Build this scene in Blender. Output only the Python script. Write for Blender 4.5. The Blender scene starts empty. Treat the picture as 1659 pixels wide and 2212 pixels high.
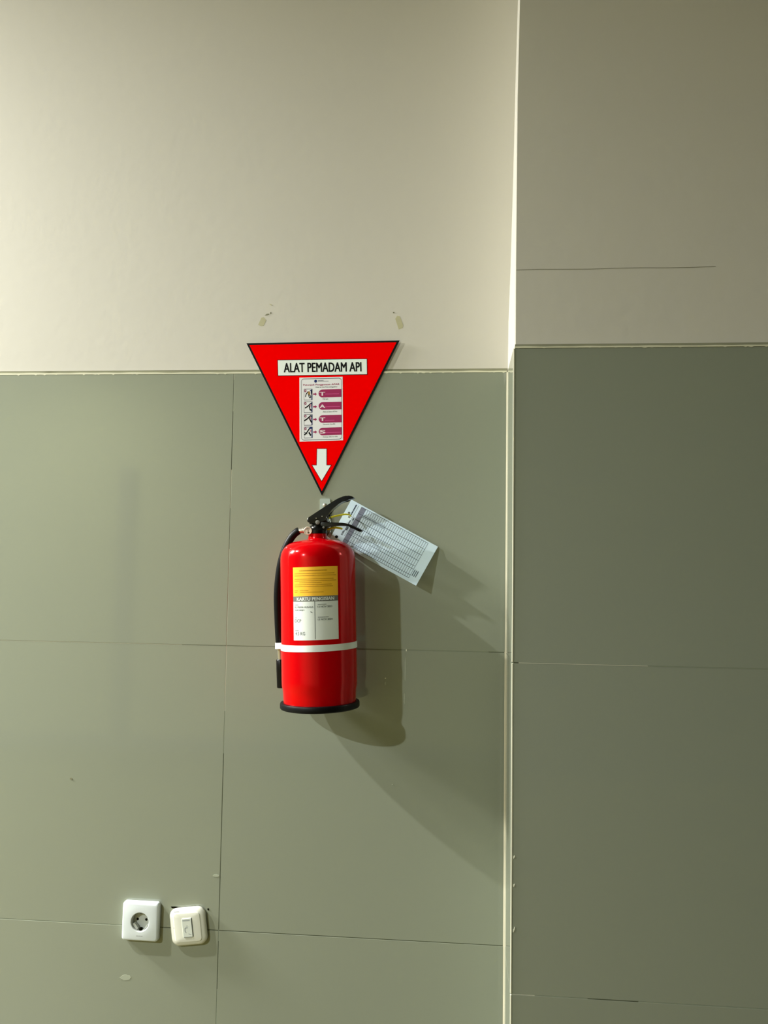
import bpy, bmesh, math, random
from mathutils import Vector, Matrix
random.seed(7)
sc = bpy.context.scene
C = sc.collection
H = 1.92                     # height of the tiled dado above the floor; z values below are often written H + dz
CEIL = 3.25

# ------------------------------------------------------------------ camera
cd = bpy.data.cameras.new('camera'); cam = bpy.data.objects.new('camera', cd); C.objects.link(cam)
cd.sensor_fit = 'HORIZONTAL'; cd.sensor_width = 36.0; cd.lens = 39.175; cd.clip_start = 0.02
r = Vector((0.9961, 0.0871, 0.0153)); fw = Vector((-0.0879, 0.9938, 0.0677)).normalized()
r = (r - fw * r.dot(fw)).normalized(); up = r.cross(fw)
cam.matrix_world = Matrix(((r.x, up.x, -fw.x, -0.1027), (r.y, up.y, -fw.y, -1.7955), (r.z, up.z, -fw.z, H - 0.4278), (0, 0, 0, 1)))
sc.camera = cam

# ------------------------------------------------------------------ world, lamps, exposure
w = bpy.data.worlds.new('world'); sc.world = w; w.use_nodes = True
w.node_tree.nodes['Background'].inputs[0].default_value = (0.9, 0.8, 0.6, 1)
w.node_tree.nodes['Background'].inputs[1].default_value = 0.02
sc.view_settings.view_transform = 'Standard'
sc.view_settings.look = 'None'
sc.view_settings.gamma = 1.0
sc.view_settings.use_curve_mapping = False
sc.view_settings.exposure = 0.28
LAMPS = [  # ceiling downlights, then added wall-grazing lamps (all flat, facing the floor): x, y, z, watts, colour, diameter
    (-3.18, -3.74, H + 1.30, 200, (0.94, 1.0, 0.99), 0.10),
    (-2.75, -0.96, H + 1.30, 92, (1.0, 1.0, 0.95), 0.08),
    (-4.20, -0.34, H + 1.30, 440, (1.0, 0.99, 0.92), 0.50),  # added lamp: brightens the back wall but hardly the pillar front
    (-3.30, -0.30, H + 1.30, 120, (1.0, 0.99, 0.92), 0.40),  # added as well, more grazing light for the back wall
]
for x, y, z, wt, col, dia in LAMPS:
    ld = bpy.data.lights.new('disc_lamp', 'AREA'); ld.shape = 'DISK'; ld.size = dia; ld.energy = wt; ld.color = col
    lo = bpy.data.objects.new('disc_lamp', ld); C.objects.link(lo); lo.location = (x, y, z)

# ------------------------------------------------------------------ materials
def lin(c):
    return tuple(((v / 255 + 0.055) / 1.055) ** 2.4 if v > 10 else v / 255 / 12.92 for v in c)

def mat(name, col, rough=0.5, spec=0.5, metal=0.0, var=0.0, vscale=3.0, bump=0.0, bscale=60.0, coat=0.0, dark=None, dscale=8.0, dlo=0.55, dhi=0.7):
    m = bpy.data.materials.new(name); m.use_nodes = True
    nt = m.node_tree; b = nt.nodes['Principled BSDF']
    b.inputs['Roughness'].default_value = rough; b.inputs['Metallic'].default_value = metal
    b.inputs['Specular IOR Level'].default_value = spec
    b.inputs['Coat Weight'].default_value = coat; b.inputs['Coat Roughness'].default_value = 0.04
    tc = nt.nodes.new('ShaderNodeTexCoord')
    src = None
    if var or dark:
        n = nt.nodes.new('ShaderNodeTexNoise'); n.inputs['Scale'].default_value = vscale; n.inputs['Detail'].default_value = 4
        nt.links.new(tc.outputs['Object'], n.inputs['Vector'])
        mx = nt.nodes.new('ShaderNodeMix'); mx.data_type = 'RGBA'
        mx.inputs['A'].default_value = tuple(min(1, c * (1 - var)) for c in col) + (1,)
        mx.inputs['B'].default_value = tuple(min(1, c * (1 + var)) for c in col) + (1,)
        nt.links.new(n.outputs['Fac'], mx.inputs['Factor']); src = mx.outputs['Result']
        if dark:
            n2 = nt.nodes.new('ShaderNodeTexNoise'); n2.inputs['Scale'].default_value = dscale; n2.inputs['Detail'].default_value = 3
            nt.links.new(tc.outputs['Object'], n2.inputs['Vector'])
            mr = nt.nodes.new('ShaderNodeMapRange'); mr.inputs['From Min'].default_value = dlo; mr.inputs['From Max'].default_value = dhi
            nt.links.new(n2.outputs['Fac'], mr.inputs['Value'])
            m2 = nt.nodes.new('ShaderNodeMix'); m2.data_type = 'RGBA'; m2.inputs['B'].default_value = tuple(dark) + (1,)
            nt.links.new(mr.outputs['Result'], m2.inputs['Factor']); nt.links.new(src, m2.inputs['A']); src = m2.outputs['Result']
        nt.links.new(src, b.inputs['Base Color'])
    else:
        b.inputs['Base Color'].default_value = tuple(col) + (1,)
    if bump:
        nb = nt.nodes.new('ShaderNodeTexNoise'); nb.inputs['Scale'].default_value = bscale; nb.inputs['Detail'].default_value = 3
        nt.links.new(tc.outputs['Object'], nb.inputs['Vector'])
        bp = nt.nodes.new('ShaderNodeBump'); bp.inputs['Strength'].default_value = bump; bp.inputs['Distance'].default_value = 0.002
        nt.links.new(nb.outputs['Fac'], bp.inputs['Height']); nt.links.new(bp.outputs['Normal'], b.inputs['Normal'])
    return m

PAINT = (0.605, 0.585, 0.53)
TILE = (0.265, 0.289, 0.232)
M = dict(
    paint=mat('cream wall paint', PAINT, 0.75, 0.25, var=0.03, vscale=2.2, bump=0.12, bscale=45),
    tile=mat('grey green polished tile', TILE, 0.06, 0.75, var=0.035, vscale=1.6),
    gdark=mat('dark dirty grout', (0.085, 0.095, 0.06), 0.9, 0.1, var=0.4, vscale=20),
    glight=mat('pale grout', (0.46, 0.46, 0.37), 0.8, 0.1, var=0.3, vscale=8),
    gtile=mat('tile coloured grout', (0.235, 0.265, 0.20), 0.6, 0.2, var=0.1, vscale=8),
    grout=mat('grout', (0.15, 0.165, 0.115), 0.9, 0.1, var=0.5, vscale=3.5, dark=(0.50, 0.50, 0.40), dscale=2.3, dlo=0.46, dhi=0.54),
    bead=mat('cream caulk', (0.66, 0.65, 0.50), 0.6, 0.3, var=0.1, vscale=14),
    groove=mat('olive groove', (0.27, 0.27, 0.19), 0.9, 0.1, var=0.25, vscale=9, dark=(0.13, 0.13, 0.08), dscale=7, dlo=0.58, dhi=0.7),  # olive grey with darker blotches
    caulk=mat('stained corner caulk', (0.58, 0.545, 0.42), 0.6, 0.3, var=0.16, vscale=7, dark=(0.16, 0.13, 0.05), dscale=16, dlo=0.66, dhi=0.74),
    edge=mat('tile body edge', (0.62, 0.62, 0.50), 0.6, 0.3, var=0.1, vscale=20),
    crack=mat('hairline crack', (0.27, 0.26, 0.20), 0.9, 0.1, var=0.3, vscale=20),
    floor=mat('brown floor', (0.085, 0.068, 0.008), 0.4, 0.4, var=0.1, vscale=2),
    room=mat('ochre room paint', (0.12, 0.10, 0.018), 0.8, 0.2),
    beige=mat('beige wall paint', (0.22, 0.21, 0.11), 0.8, 0.2),
    taupe=mat('taupe trim', (0.13, 0.12, 0.08), 0.7, 0.2),
    dim=mat('dark unlit side', (0.022, 0.018, 0.006), 0.6, 0.3, var=0.2),  # dark colour stands in for the unlit right side of the room
    ceil=mat('ceiling paint', (0.21, 0.205, 0.08), 0.8, 0.2),
    sign_red=mat('sign red', (1.0, 0.0, 0.0), 0.6, 0.0),
    ink=mat('black ink', (0.006, 0.006, 0.007), 0.7, 0.1),
    plate=mat('white plate', (0.84, 0.93, 0.90), 0.6, 0.1, var=0.03, vscale=30),
    paper=mat('poster paper', (0.82, 0.83, 0.87), 0.6, 0.1, var=0.03, vscale=30),
    arrow=mat('pale arrow', (0.85, 0.94, 0.95), 0.6, 0.1),
    magenta=mat('magenta print', lin((158, 48, 95)), 0.6, 0.1),
    magline=mat('pink print', lin((208, 90, 150)), 0.6, 0.1),
    pinkw=mat('pink white print', (0.82, 0.70, 0.76), 0.6, 0.1),
    greyink=mat('grey ink', lin((118, 118, 128)), 0.7, 0.1),
    navy=mat('navy print', lin((38, 52, 110)), 0.7, 0.1),
    skin=mat('print ochre', lin((165, 130, 70)), 0.7, 0.1),
    skin2=mat('print blush', lin((200, 150, 165)), 0.7, 0.1),
    red=mat('extinguisher red', (0.52, 0.0, 0.003), 0.16, 0.12, metal=0.12, coat=0.16),
    black=mat('black plastic', (0.003, 0.003, 0.0035), 0.28, 0.25),
    rubber=mat('black rubber', (0.004, 0.0045, 0.006), 0.42, 0.16),
    char=mat('charcoal enamel', (0.007, 0.008, 0.009), 0.30, 0.3),
    white=mat('white strap plastic', (0.78, 0.84, 0.84), 0.45, 0.4),
    steel=mat('steel', (0.62, 0.60, 0.54), 0.32, 0.5, metal=0.85),
    galv=mat('galvanised steel', (0.44, 0.52, 0.50), 0.42, 0.5, metal=0.35, var=0.1, vscale=60),
    shadowmetal=mat('shaded steel', (0.14, 0.11, 0.05), 0.5, 0.4, metal=0.3),  # bracket steel with its shade put into the colour
    brass=mat('gauge bezel', (0.70, 0.64, 0.52), 0.3, 0.5, metal=0.5),
    gface=mat('gauge face', (0.72, 0.68, 0.58), 0.4, 0.4),
    needle=mat('gauge mark', (0.10, 0.06, 0.03), 0.5, 0.3),
    amber=mat('amber label', (0.95, 0.52, 0.035), 0.45, 0.3),
    amberink=mat('amber ink', (0.50, 0.24, 0.01), 0.5, 0.3),
    band=mat('grey label band', (0.16, 0.165, 0.15), 0.5, 0.3),
    lwhite=mat('label white', (0.74, 0.79, 0.77), 0.45, 0.3),
    lgrey=mat('label grey ink', (0.12, 0.14, 0.14), 0.6, 0.2),
    lsoft=mat('label soft ink', (0.33, 0.36, 0.36), 0.6, 0.2),
    card=mat('card paper', (0.70, 0.86, 1.0), 0.6, 0.2, var=0.02, vscale=40),
    cardink=mat('card ink', (0.03, 0.045, 0.07), 0.7, 0.1),
    cardline=mat('card rule', (0.05, 0.075, 0.11), 0.7, 0.1),
    cardhead=mat('card header grey', (0.22, 0.24, 0.31), 0.7, 0.1, var=0.25, vscale=160),
    yellow=mat('yellow cable tie', (0.95, 0.85, 0.0), 0.4, 0.4),
    swhite=mat('white socket plastic', (0.70, 0.76, 0.79), 0.35, 0.5),
    swell=mat('socket well plastic', (0.52, 0.55, 0.52), 0.5, 0.3),
    ivory=mat('ivory switch plastic', (0.72, 0.73, 0.65), 0.4, 0.5),
    module=mat('pale module plastic', (0.63, 0.67, 0.62), 0.4, 0.5),
    hole=mat('dark hole', (0.006, 0.006, 0.003), 0.9, 0.0),
    softmark=mat('soft plastic marking', (0.36, 0.38, 0.38), 0.6, 0.2),
    tape=mat('old tape residue', (0.47, 0.45, 0.29), 0.55, 0.4, var=0.06, vscale=60),
    smudge=mat('dirt mark', (0.20, 0.20, 0.13), 0.8, 0.2),
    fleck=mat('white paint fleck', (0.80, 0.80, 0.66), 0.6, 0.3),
    reflectm=mat('painted lamp reflection', (0.37, 0.40, 0.32), 0.5, 0.3),  # pale colour standing in for a lamp's reflection
    fleck2=mat('pale paint streak', (0.40, 0.43, 0.35), 0.5, 0.3),
)

# ------------------------------------------------------------------ helpers
def link(name, me, m, parent=None):
    o = bpy.data.objects.new(name, me); C.objects.link(o)
    if m is not None: me.materials.clear(); me.materials.append(M[m])
    if parent is not None: o.parent = parent
    return o

def mesh(name, vs, fs, m, parent=None, smooth=False):
    me = bpy.data.meshes.new(name); me.from_pydata([tuple(v) for v in vs], [], fs); me.update()
    if smooth:
        for p in me.polygons: p.use_smooth = True
    return link(name, me, m, parent)

def from_bm(name, bm, m, parent=None, smooth=False, sharp=None):
    bmesh.ops.recalc_face_normals(bm, faces=bm.faces)
    me = bpy.data.meshes.new(name); bm.to_mesh(me); bm.free()
    if smooth:
        for p in me.polygons: p.use_smooth = True
        if sharp: me.set_sharp_from_angle(angle=math.radians(sharp))
    return link(name, me, m, parent)

def box_bm(x0, x1, y0, y1, z0, z1, bev=0.0, seg=1):
    bm = bmesh.new()
    v = [bm.verts.new(p) for p in ((x0, y0, z0), (x1, y0, z0), (x1, y1, z0), (x0, y1, z0), (x0, y0, z1), (x1, y0, z1), (x1, y1, z1), (x0, y1, z1))]
    for f in ((0, 3, 2, 1), (4, 5, 6, 7), (0, 1, 5, 4), (1, 2, 6, 5), (2, 3, 7, 6), (3, 0, 4, 7)): bm.faces.new([v[i] for i in f])
    if bev: bmesh.ops.bevel(bm, geom=bm.edges[:], offset=bev, segments=seg, affect='EDGES', profile=0.5)
    return bm

def box(name, x0, x1, y0, y1, z0, z1, m, parent=None, bev=0.0, seg=1):
    return from_bm(name, box_bm(x0, x1, y0, y1, z0, z1, bev, seg), m, parent)

def prism_bm(poly, y0, y1, bev=0.0, seg=2, ident=lambda p: p):
    """polygon in x/z extruded from y0 (front, towards the camera) to y1"""
    bm = bmesh.new()
    a = [bm.verts.new(ident(Vector((x, y0, z)))) for x, z in poly]
    b = [bm.verts.new(ident(Vector((x, y1, z)))) for x, z in poly]
    n = len(poly)
    f1 = bm.faces.new(a); f2 = bm.faces.new(b[::-1])
    for i in range(n): bm.faces.new((a[i], b[i], b[(i + 1) % n], a[(i + 1) % n]))
    if bev:
        es = [e for e in bm.edges if e in f1.edges or e in f2.edges] if True else bm.edges
        es = list(set(list(f1.edges) + list(f2.edges)))
        bmesh.ops.bevel(bm, geom=es, offset=bev, segments=seg, affect='EDGES', profile=0.5)
    return bm

def lathe(name, prof, m, parent=None, seg=64, loc=(0, 0, 0), sharp=35, basis=None, closed=True):
    """prof = [(z, radius)], spun about the local z axis (basis: 3x3 to redirect it)"""
    vs, fs = [], []
    B = basis or Matrix.Identity(3); L = Vector(loc)
    for z, rr in prof:
        for k in range(seg):
            a = 2 * math.pi * k / seg
            vs.append(L + B @ Vector((rr * math.cos(a), rr * math.sin(a), z)))
    for i in range(len(prof) - 1):
        for k in range(seg):
            k2 = (k + 1) % seg
            fs.append((i * seg + k, i * seg + k2, (i + 1) * seg + k2, (i + 1) * seg + k))
    if closed:
        fs.append(tuple(range(seg))[::-1]); fs.append(tuple(range((len(prof) - 1) * seg, len(prof) * seg)))
    me = bpy.data.meshes.new(name); me.from_pydata([tuple(v) for v in vs], [], fs); me.update()
    for p in me.polygons: p.use_smooth = True
    me.set_sharp_from_angle(angle=math.radians(sharp))
    return link(name, me, m, parent)

TO_CAM = Matrix(((1, 0, 0), (0, 0, -1), (0, 1, 0)))          # local z -> world -y (out of the wall)

def catmull(pts, n=8):
    P = [Vector(p) for p in pts]; P = [2 * P[0] - P[1]] + P + [2 * P[-1] - P[-2]]
    out = []
    for i in range(1, len(P) - 2):
        for k in range(n):
            t = k / n; a, b, c, d = P[i - 1], P[i], P[i + 1], P[i + 2]
            out.append(0.5 * ((2 * b) + (c - a) * t + (2 * a - 5 * b + 4 * c - d) * t * t + (3 * b - a - 3 * c + d) * t ** 3))
    out.append(P[-2]); return out

def tube(name, pts, rad, m, parent=None, seg=14, n=8, flat=1.0, raw=False):
    pl = [Vector(p) for p in pts] if raw else catmull(pts, n)
    rads = rad if isinstance(rad, (list, tuple)) else None
    vs, fs = [], []
    prev = None
    for i, p in enumerate(pl):
        t = (pl[min(i + 1, len(pl) - 1)] - pl[max(i - 1, 0)]).normalized()
        if prev is None:
            u = t.cross(Vector((0, 1, 0)));
            if u.length < 1e-3: u = t.cross(Vector((1, 0, 0)))
        else:
            u = prev - t * prev.dot(t)
        u.normalize(); prev = u; v = t.cross(u)
        if rads:
            f = i / (len(pl) - 1) * (len(rads) - 1); j = min(int(f), len(rads) - 2); rr = rads[j] + (rads[j + 1] - rads[j]) * (f - j)
        else: rr = rad
        for k in range(seg):
            a = 2 * math.pi * k / seg
            vs.append(p + u * (rr * math.cos(a)) + v * (rr * flat * math.sin(a)))
    for i in range(len(pl) - 1):
        for k in range(seg):
            k2 = (k + 1) % seg; fs.append((i * seg + k, i * seg + k2, (i + 1) * seg + k2, (i + 1) * seg + k))
    fs.append(tuple(range(seg))[::-1]); fs.append(tuple(range((len(pl) - 1) * seg, len(pl) * seg)))
    me = bpy.data.meshes.new(name); me.from_pydata([tuple(v) for v in vs], [], fs); me.update()
    for p in me.polygons: p.use_smooth = True
    me.set_sharp_from_angle(angle=math.radians(50))
    return link(name, me, m, parent)

def thing(name, label, cat, loc, group=None):
    o = bpy.data.objects.new(name, None); C.objects.link(o); o.location = loc
    o.empty_display_size = 0.05; o['label'] = label; o['category'] = cat
    if group: o['group'] = group
    return o

def tag(o, label, cat, group=None):
    o['label'] = label; o['category'] = cat
    if group: o['group'] = group
    return o

def structure(o, label=None):
    o['kind'] = 'structure'
    if label: o['label'] = label
    return o

# flat print: polygons in sheet units mapped to a surface by f(u, v, lift)
class Print:
    def __init__(s, f): s.f = f; s.v = []; s.q = []; s.lift = 0.0001
    def poly(s, pts):
        b = len(s.v); s.v += [s.f(u, v, s.lift) for u, v in pts]; s.q.append(tuple(range(b, b + len(pts)))); return s
    def rect(s, u0, v0, u1, v1, n=1):
        for i in range(n):
            a = u0 + (u1 - u0) * i / n; b = u0 + (u1 - u0) * (i + 1) / n
            s.poly([(a, v0), (a, v1), (b, v1), (b, v0)])
        return s
    def seg(s, p, q, t):
        d = Vector((q[0] - p[0], q[1] - p[1])); n = Vector((-d.y, d.x)).normalized() * t / 2
        return s.poly([(p[0] + n.x, p[1] + n.y), (q[0] + n.x, q[1] + n.y), (q[0] - n.x, q[1] - n.y), (p[0] - n.x, p[1] - n.y)])
    def line(s, pts, t):
        for a, b in zip(pts[:-1], pts[1:]): s.seg(a, b, t)
        return s
    def disc(s, u, v, ru, rv=None, n=20):
        rv = rv or ru
        return s.poly([(u + ru * math.cos(2 * math.pi * k / n), v - rv * math.sin(2 * math.pi * k / n)) for k in range(n)])
    def greek(s, u0, u1, v, h, seed=1, gap=0.25):
        """a row of tiny unreadable word marks"""
        rg = random.Random(seed); u = u0
        while u < u1 - h * 0.3:
            wd = min(h * rg.uniform(0.7, 2.6), u1 - u)
            s.poly([(u, v - h / 2), (u, v + h / 2), (u + wd, v + h / 2), (u + wd, v - h / 2)]); u += wd + h * gap * rg.uniform(0.7, 1.6)
        return s
    def text(s, body, u0, u1, v0, v1, bold=0.0, cut=None, shear=0.0):
        """lettering stretched into the box u0..u1, v0 (top)..v1 (bottom)"""
        cu = bpy.data.curves.new('lettering', 'FONT'); cu.body = body; cu.size = 1.0; cu.fill_mode = 'FRONT'; cu.resolution_u = 3; cu.shear = shear
        ob = bpy.data.objects.new('lettering', cu); C.objects.link(ob)
        dg = bpy.context.evaluated_depsgraph_get(); me = bpy.data.meshes.new_from_object(ob.evaluated_get(dg))
        bpy.data.objects.remove(ob); bpy.data.curves.remove(cu)
        xs = [p.co.x for p in me.vertices]; ys = [p.co.y for p in me.vertices]
        xa, xb = min(xs), max(xs); ya, yb = min(ys), max(ys)
        for sh, sv in ((-1, -0.4), (-1, 0.4), (1, -0.4), (1, 0.4), (0, 0)) if bold else ((0, 0),):
            b = len(s.v); du = sh * bold * (yb - ya) * (u1 - u0) / (xb - xa); dv = sv * bold * (v1 - v0)
            for p in me.vertices:
                s.v.append(s.f(u0 + du + (u1 - u0) * (p.co.x - xa) / (xb - xa), v1 + dv + (v0 - v1) * (p.co.y - ya) / (yb - ya), s.lift + 0.00001 * (2 * sh + (sv > 0))))
            for p in me.polygons: s.q.append(tuple(b + i for i in p.vertices))
        bpy.data.meshes.remove(me); return s
    def build(s, name, m, parent):
        return mesh(name, s.v, s.q, m, parent)

# ================================================================== THE SETTING
XL, XR, YR = -7.6, 3.0, -4.9
structure(box('floor', XL, XR, YR, 0.3, -0.1, 0.0, 'floor'))
structure(box('ceiling', XL, XR, YR, 0.3, CEIL, CEIL + 0.1, 'ceil'))
structure(box('wall_left', XL - 0.1, XL, YR, 0.3, 0, CEIL, 'room'))
structure(box('wall_right', XR, XR + 0.1, YR, 0.3, 0, CEIL, 'dim'))
structure(box('wall_front', XL, 0.35, YR - 0.1, YR, 0, CEIL, 'beige'))
structure(box('added_dark_panel', 0.35, XR, YR - 0.1, YR, 0, CEIL, 'dim'))  # unseen dark panel, added so the pillar tiles reflect darkness
structure(box('baseboard_front', XL, 0.35, YR, YR + 0.015, 0, 0.11, 'taupe'))
structure(box('trim_2', -2.90, -2.76, YR, YR + 0.03, 0.11, 2.3, 'taupe'))

PD = 0.197       # how far the pillar's tiles stand in front of the back wall's tiles
# back wall: cream plaster above, grout bed and tiles below
wall = structure(box('wall_back', XL, 0.45, 0.003, 0.15, H + 0.0085, CEIL, 'paint'), 'cream painted wall above grey green tiles')
box('grout_bed', XL, 0.02, 0.0010, 0.12, 0.0, H, 'grout', wall)

def tile_mesh(wd, ht, th=0.008, c=0.0004):
    bm = bmesh.new()
    o = [bm.verts.new(p) for p in ((0, th, 0), (wd, th, 0), (wd, th, ht), (0, th, ht))]
    a = [bm.verts.new(p) for p in ((0, c, 0), (wd, c, 0), (wd, c, ht), (0, c, ht))]
    b = [bm.verts.new(p) for p in ((c, 0, c), (wd - c, 0, c), (wd - c, 0, ht - c), (c, 0, ht - c))]
    bm.faces.new(b)
    for i in range(4):
        j = (i + 1) % 4
        bm.faces.new((a[i], a[j], b[j], b[i])); bm.faces.new((o[i], o[j], a[j], a[i]))
    bmesh.ops.recalc_face_normals(bm, faces=bm.faces)
    me = bpy.data.meshes.new('tile'); bm.to_mesh(me); bm.free(); me.materials.append(M['tile']); return me
G = 0.0013
T60 = tile_mesh(0.6 - G, 0.6 - G); TCUT = tile_mesh(0.6 - G, H - 1.8 - G); ROW = (0.0, H - 1.8, H - 1.2, H - 0.6)
for i in range(6):
    for j in range(4):
        t = bpy.data.objects.new('tile', T60 if j else TCUT); C.objects.link(t); t.parent = wall
        t.location = (-0.6 * (i + 1) + G / 2 - 0.0005, 0.0002 * ((i * 3 + j) % 3 - 1), ROW[j] + G / 2)

def joint(parent, x0, x1, z0, z1, m, y=0.0):
    box('grout_line', x0, x1, y + 0.0003, y + 0.0012, z0, z1, m, parent)
g2 = G / 2
for za, zb, m in ((-0.014, 0.0, 'glight'), (-0.085, -0.014, 'gtile'), (-0.215, -0.085, 'gdark'), (-0.300, -0.215, 'grout'), (-0.390, -0.300, 'gtile'), (-0.60, -0.390, 'glight'), (-0.74, -0.60, 'glight'), (-0.83, -0.74, 'gtile'), (-1.198, -0.83, 'gdark'), (-1.222, -1.198, 'gtile'), (-1.32, -1.222, 'gdark'), (-1.42, -1.32, 'gtile')):
    joint(wall, -0.6 - g2 - 0.0005, -0.6 + g2 - 0.0005, H + za, H + zb, m)
for xa, xb, m in ((-2.4, -0.70, 'glight'), (-0.70, -0.602, 'gtile'), (-0.60, -0.035, 'gtile'), (-0.035, -0.002, 'gdark')): joint(wall, xa, xb, H - 0.6 - g2, H - 0.6 + g2, m)
for xa, xb, m in ((-2.4, -0.74, 'gtile'), (-0.74, -0.602, 'gdark'), (-0.60, -0.002, 'gdark')): joint(wall, xa, xb, H - 1.2 - g2, H - 1.2 + g2, m)

def wavy_bar(name, p0, p1, thick, depth, m, parent, n=90, amp=0.3, drip=0.0, axis='x', seed=3):
    """irregular hand-run strip along x (or z), front face uneven"""
    rg = random.Random(seed); vs, fs = [], []
    ph = [rg.uniform(0, 6.28) for _ in range(4)]
    for i in range(n + 1):
        t = i / n; p = Vector(p0).lerp(Vector(p1), t); L = (Vector(p1) - Vector(p0)).length
        wv = sum(math.sin(t * L * k + q) for k, q in zip((9, 23, 51, 107), ph)) / 4
        th = thick * (1 + amp * wv); lo = drip * max(0, rg.random() - 0.86) * 7
        if axis == 'x':
            vs += [p + Vector((0, 0, -lo)), p + Vector((0, -depth, -lo)), p + Vector((0, -depth, th)), p + Vector((0, 0, th))]
        else:
            vs += [p + Vector((-th / 2, 0, 0)), p + Vector((-th / 2, -depth * 0.3, 0)), p + Vector((th / 2, -depth, 0)), p + Vector((th / 2, 0, 0))]
        if i:
            b = 4 * (i - 1)
            for k in range(4): fs.append((b + k, b + (k + 1) % 4, b + 4 + (k + 1) % 4, b + 4 + k))
    fs += [(0, 3, 2, 1), tuple(4 * n + k for k in range(4))]
    return mesh(name, vs, fs, m, parent)

wavy_bar('caulk_bead', (-2.4, 0.006, H - 0.0006), (0.0, 0.006, H - 0.0006), 0.0034, 0.0066, 'bead', wall, n=700, drip=0.0022)
box('groove', -2.4, 0.002, 0.0034, 0.02, H + 0.002, H + 0.0095, 'groove', wall)

# pillar: plaster block leaning slightly, tiles on front and on the return that faces left
PW = 1.2
edge_o = [(0.0, 0.0045), (0.14, 0.0044), (0.33, 0.0053), (0.51, 0.0062), (0.70, 0.0098), (0.86, 0.0125), (1.16, 0.017)]   # (dz, x) of the front arris
edge_i = [(0.0, 0.0024), (0.108, 0.0031), (0.21, 0.0066), (0.42, 0.0116), (0.68, 0.0164), (0.84, 0.0203), (1.16, 0.027)]  # (dz, x) of the inner corner
def lerp_tab(tab, z):
    for (a, xa), (b, xb) in zip(tab[:-1], tab[1:]):
        if z <= b: return xa + (xb - xa) * (z - a) / (b - a)
    return tab[-1][1]
vs, fs = [], []
N = 24
for i in range(N + 1):
    dz = 0.0 + (CEIL - H) * i / N; z = H + dz if i else H + 0.0005
    xo, xi = lerp_tab(edge_o, dz), lerp_tab(edge_i, dz)
    vs += [(xi, 0.02, z), (xi, 0.005, z), (xo - 0.0008, -PD + 0.0075, z), (xo + 0.0012, -PD + 0.0055, z), (PW, -PD + 0.0055, z), (PW, 0.02, z)]
    if i:
        b = 6 * (i - 1)
        for k in range(6): fs.append((b + k, b + (k + 1) % 6, b + 6 + (k + 1) % 6, b + 6 + k))
fs += [(0, 5, 4, 3, 2, 1), tuple(6 * N + k for k in range(6))]
pil = structure(mesh('wall_pillar', vs, fs, 'paint'), 'darker pillar standing forward on the right, painted above and tiled below')
box('grout_bed', 0.0035, PW, -PD + 0.0010, 0.10, 0.0, H - 0.0005, 'grout', pil)
PX = 0.0035
for i in range(2):
    for j in range(4):
        t = bpy.data.objects.new('tile', T60 if j else TCUT); C.objects.link(t); t.parent = pil
        t.location = (PX + 0.6 * i + G / 2, -PD + 0.0002 * (i + j), ROW[j] + G / 2)
for xa, xb, m in ((PX + 0.001, PX + 0.010, 'gdark'), (PX + 0.010, 0.25, 'glight'), (0.25, PW, 'gtile')): joint(pil, xa, xb, H - 0.6 - g2, H - 0.6 + g2, m, -PD)
for xa, xb, m in ((PX + 0.001, 0.045, 'glight'), (0.045, 0.14, 'gtile'), (0.14, 0.23, 'gdark'), (0.23, PW, 'gtile')): joint(pil, xa, xb, H - 1.2 - g2, H - 1.2 + g2, m, -PD)
TR = tile_mesh(PD - 0.004, 0.6 - G); TRC = tile_mesh(PD - 0.004, H - 1.8 - G)
for j in range(4):
    t = bpy.data.objects.new('tile', TR if j else TRC); C.objects.link(t); t.parent = pil
    t.rotation_euler = (0, 0, -math.pi / 2); t.location = (0.0012, -0.001, ROW[j] + G / 2)
wavy_bar('caulk_bead', (PX, -PD + 0.008, H - 0.0004), (PW, -PD + 0.008, H - 0.0004), 0.003, 0.0082, 'bead', pil, n=320, drip=0.0014, seed=9)
box('groove', PX + 0.001, PW, -PD + 0.004, -PD + 0.02, H + 0.002, H + 0.008, 'groove', pil)
# pale arris of the pillar tiles and the stained bead in the inner corner
for j in range(3):
    box('arris_strip', PX - 0.0026, PX + 0.0004, -PD - 0.0004, -PD + 0.004, ROW[j + 1] + 0.001, ROW[j + 1] + 0.599, 'edge', pil, bev=0.0006)
wavy_bar('corner_bead', (-0.0002, 0.002, 0.0), (-0.0002, 0.002, H), 0.0056, 0.0035, 'caulk', pil, n=500, amp=0.35, axis='z', seed=21)
# hairline joint in the pillar's plaster
cr = Print(lambda u, v, l: (u, -PD + 0.0055 - l, H + v)); cr.lift = 0.0003
cr.line([(0.006 + 0.047 * k, 0.1552 + 0.0006 * math.sin(k * 1.7)) for k in range(9)], 0.0011); cr.build('crack', 'crack', pil)

# small marks on the walls (children of the wall they belong to)
def blob(name, cx, cz, rx, rz, m, parent, y, n=14, seed=1, rot=0.0, th=0.0005):
    rg = random.Random(seed); pts = []
    for k in range(n):
        a = 2 * math.pi * k / n; rr = rg.uniform(0.75, 1.1); u, v = rx * rr * math.cos(a), rz * rr * math.sin(a)
        pts.append((cx + u * math.cos(rot) - v * math.sin(rot), cz + u * math.sin(rot) + v * math.cos(rot)))
    return from_bm(name, prism_bm(pts, y - th, y + 0.0004), m, parent)

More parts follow.
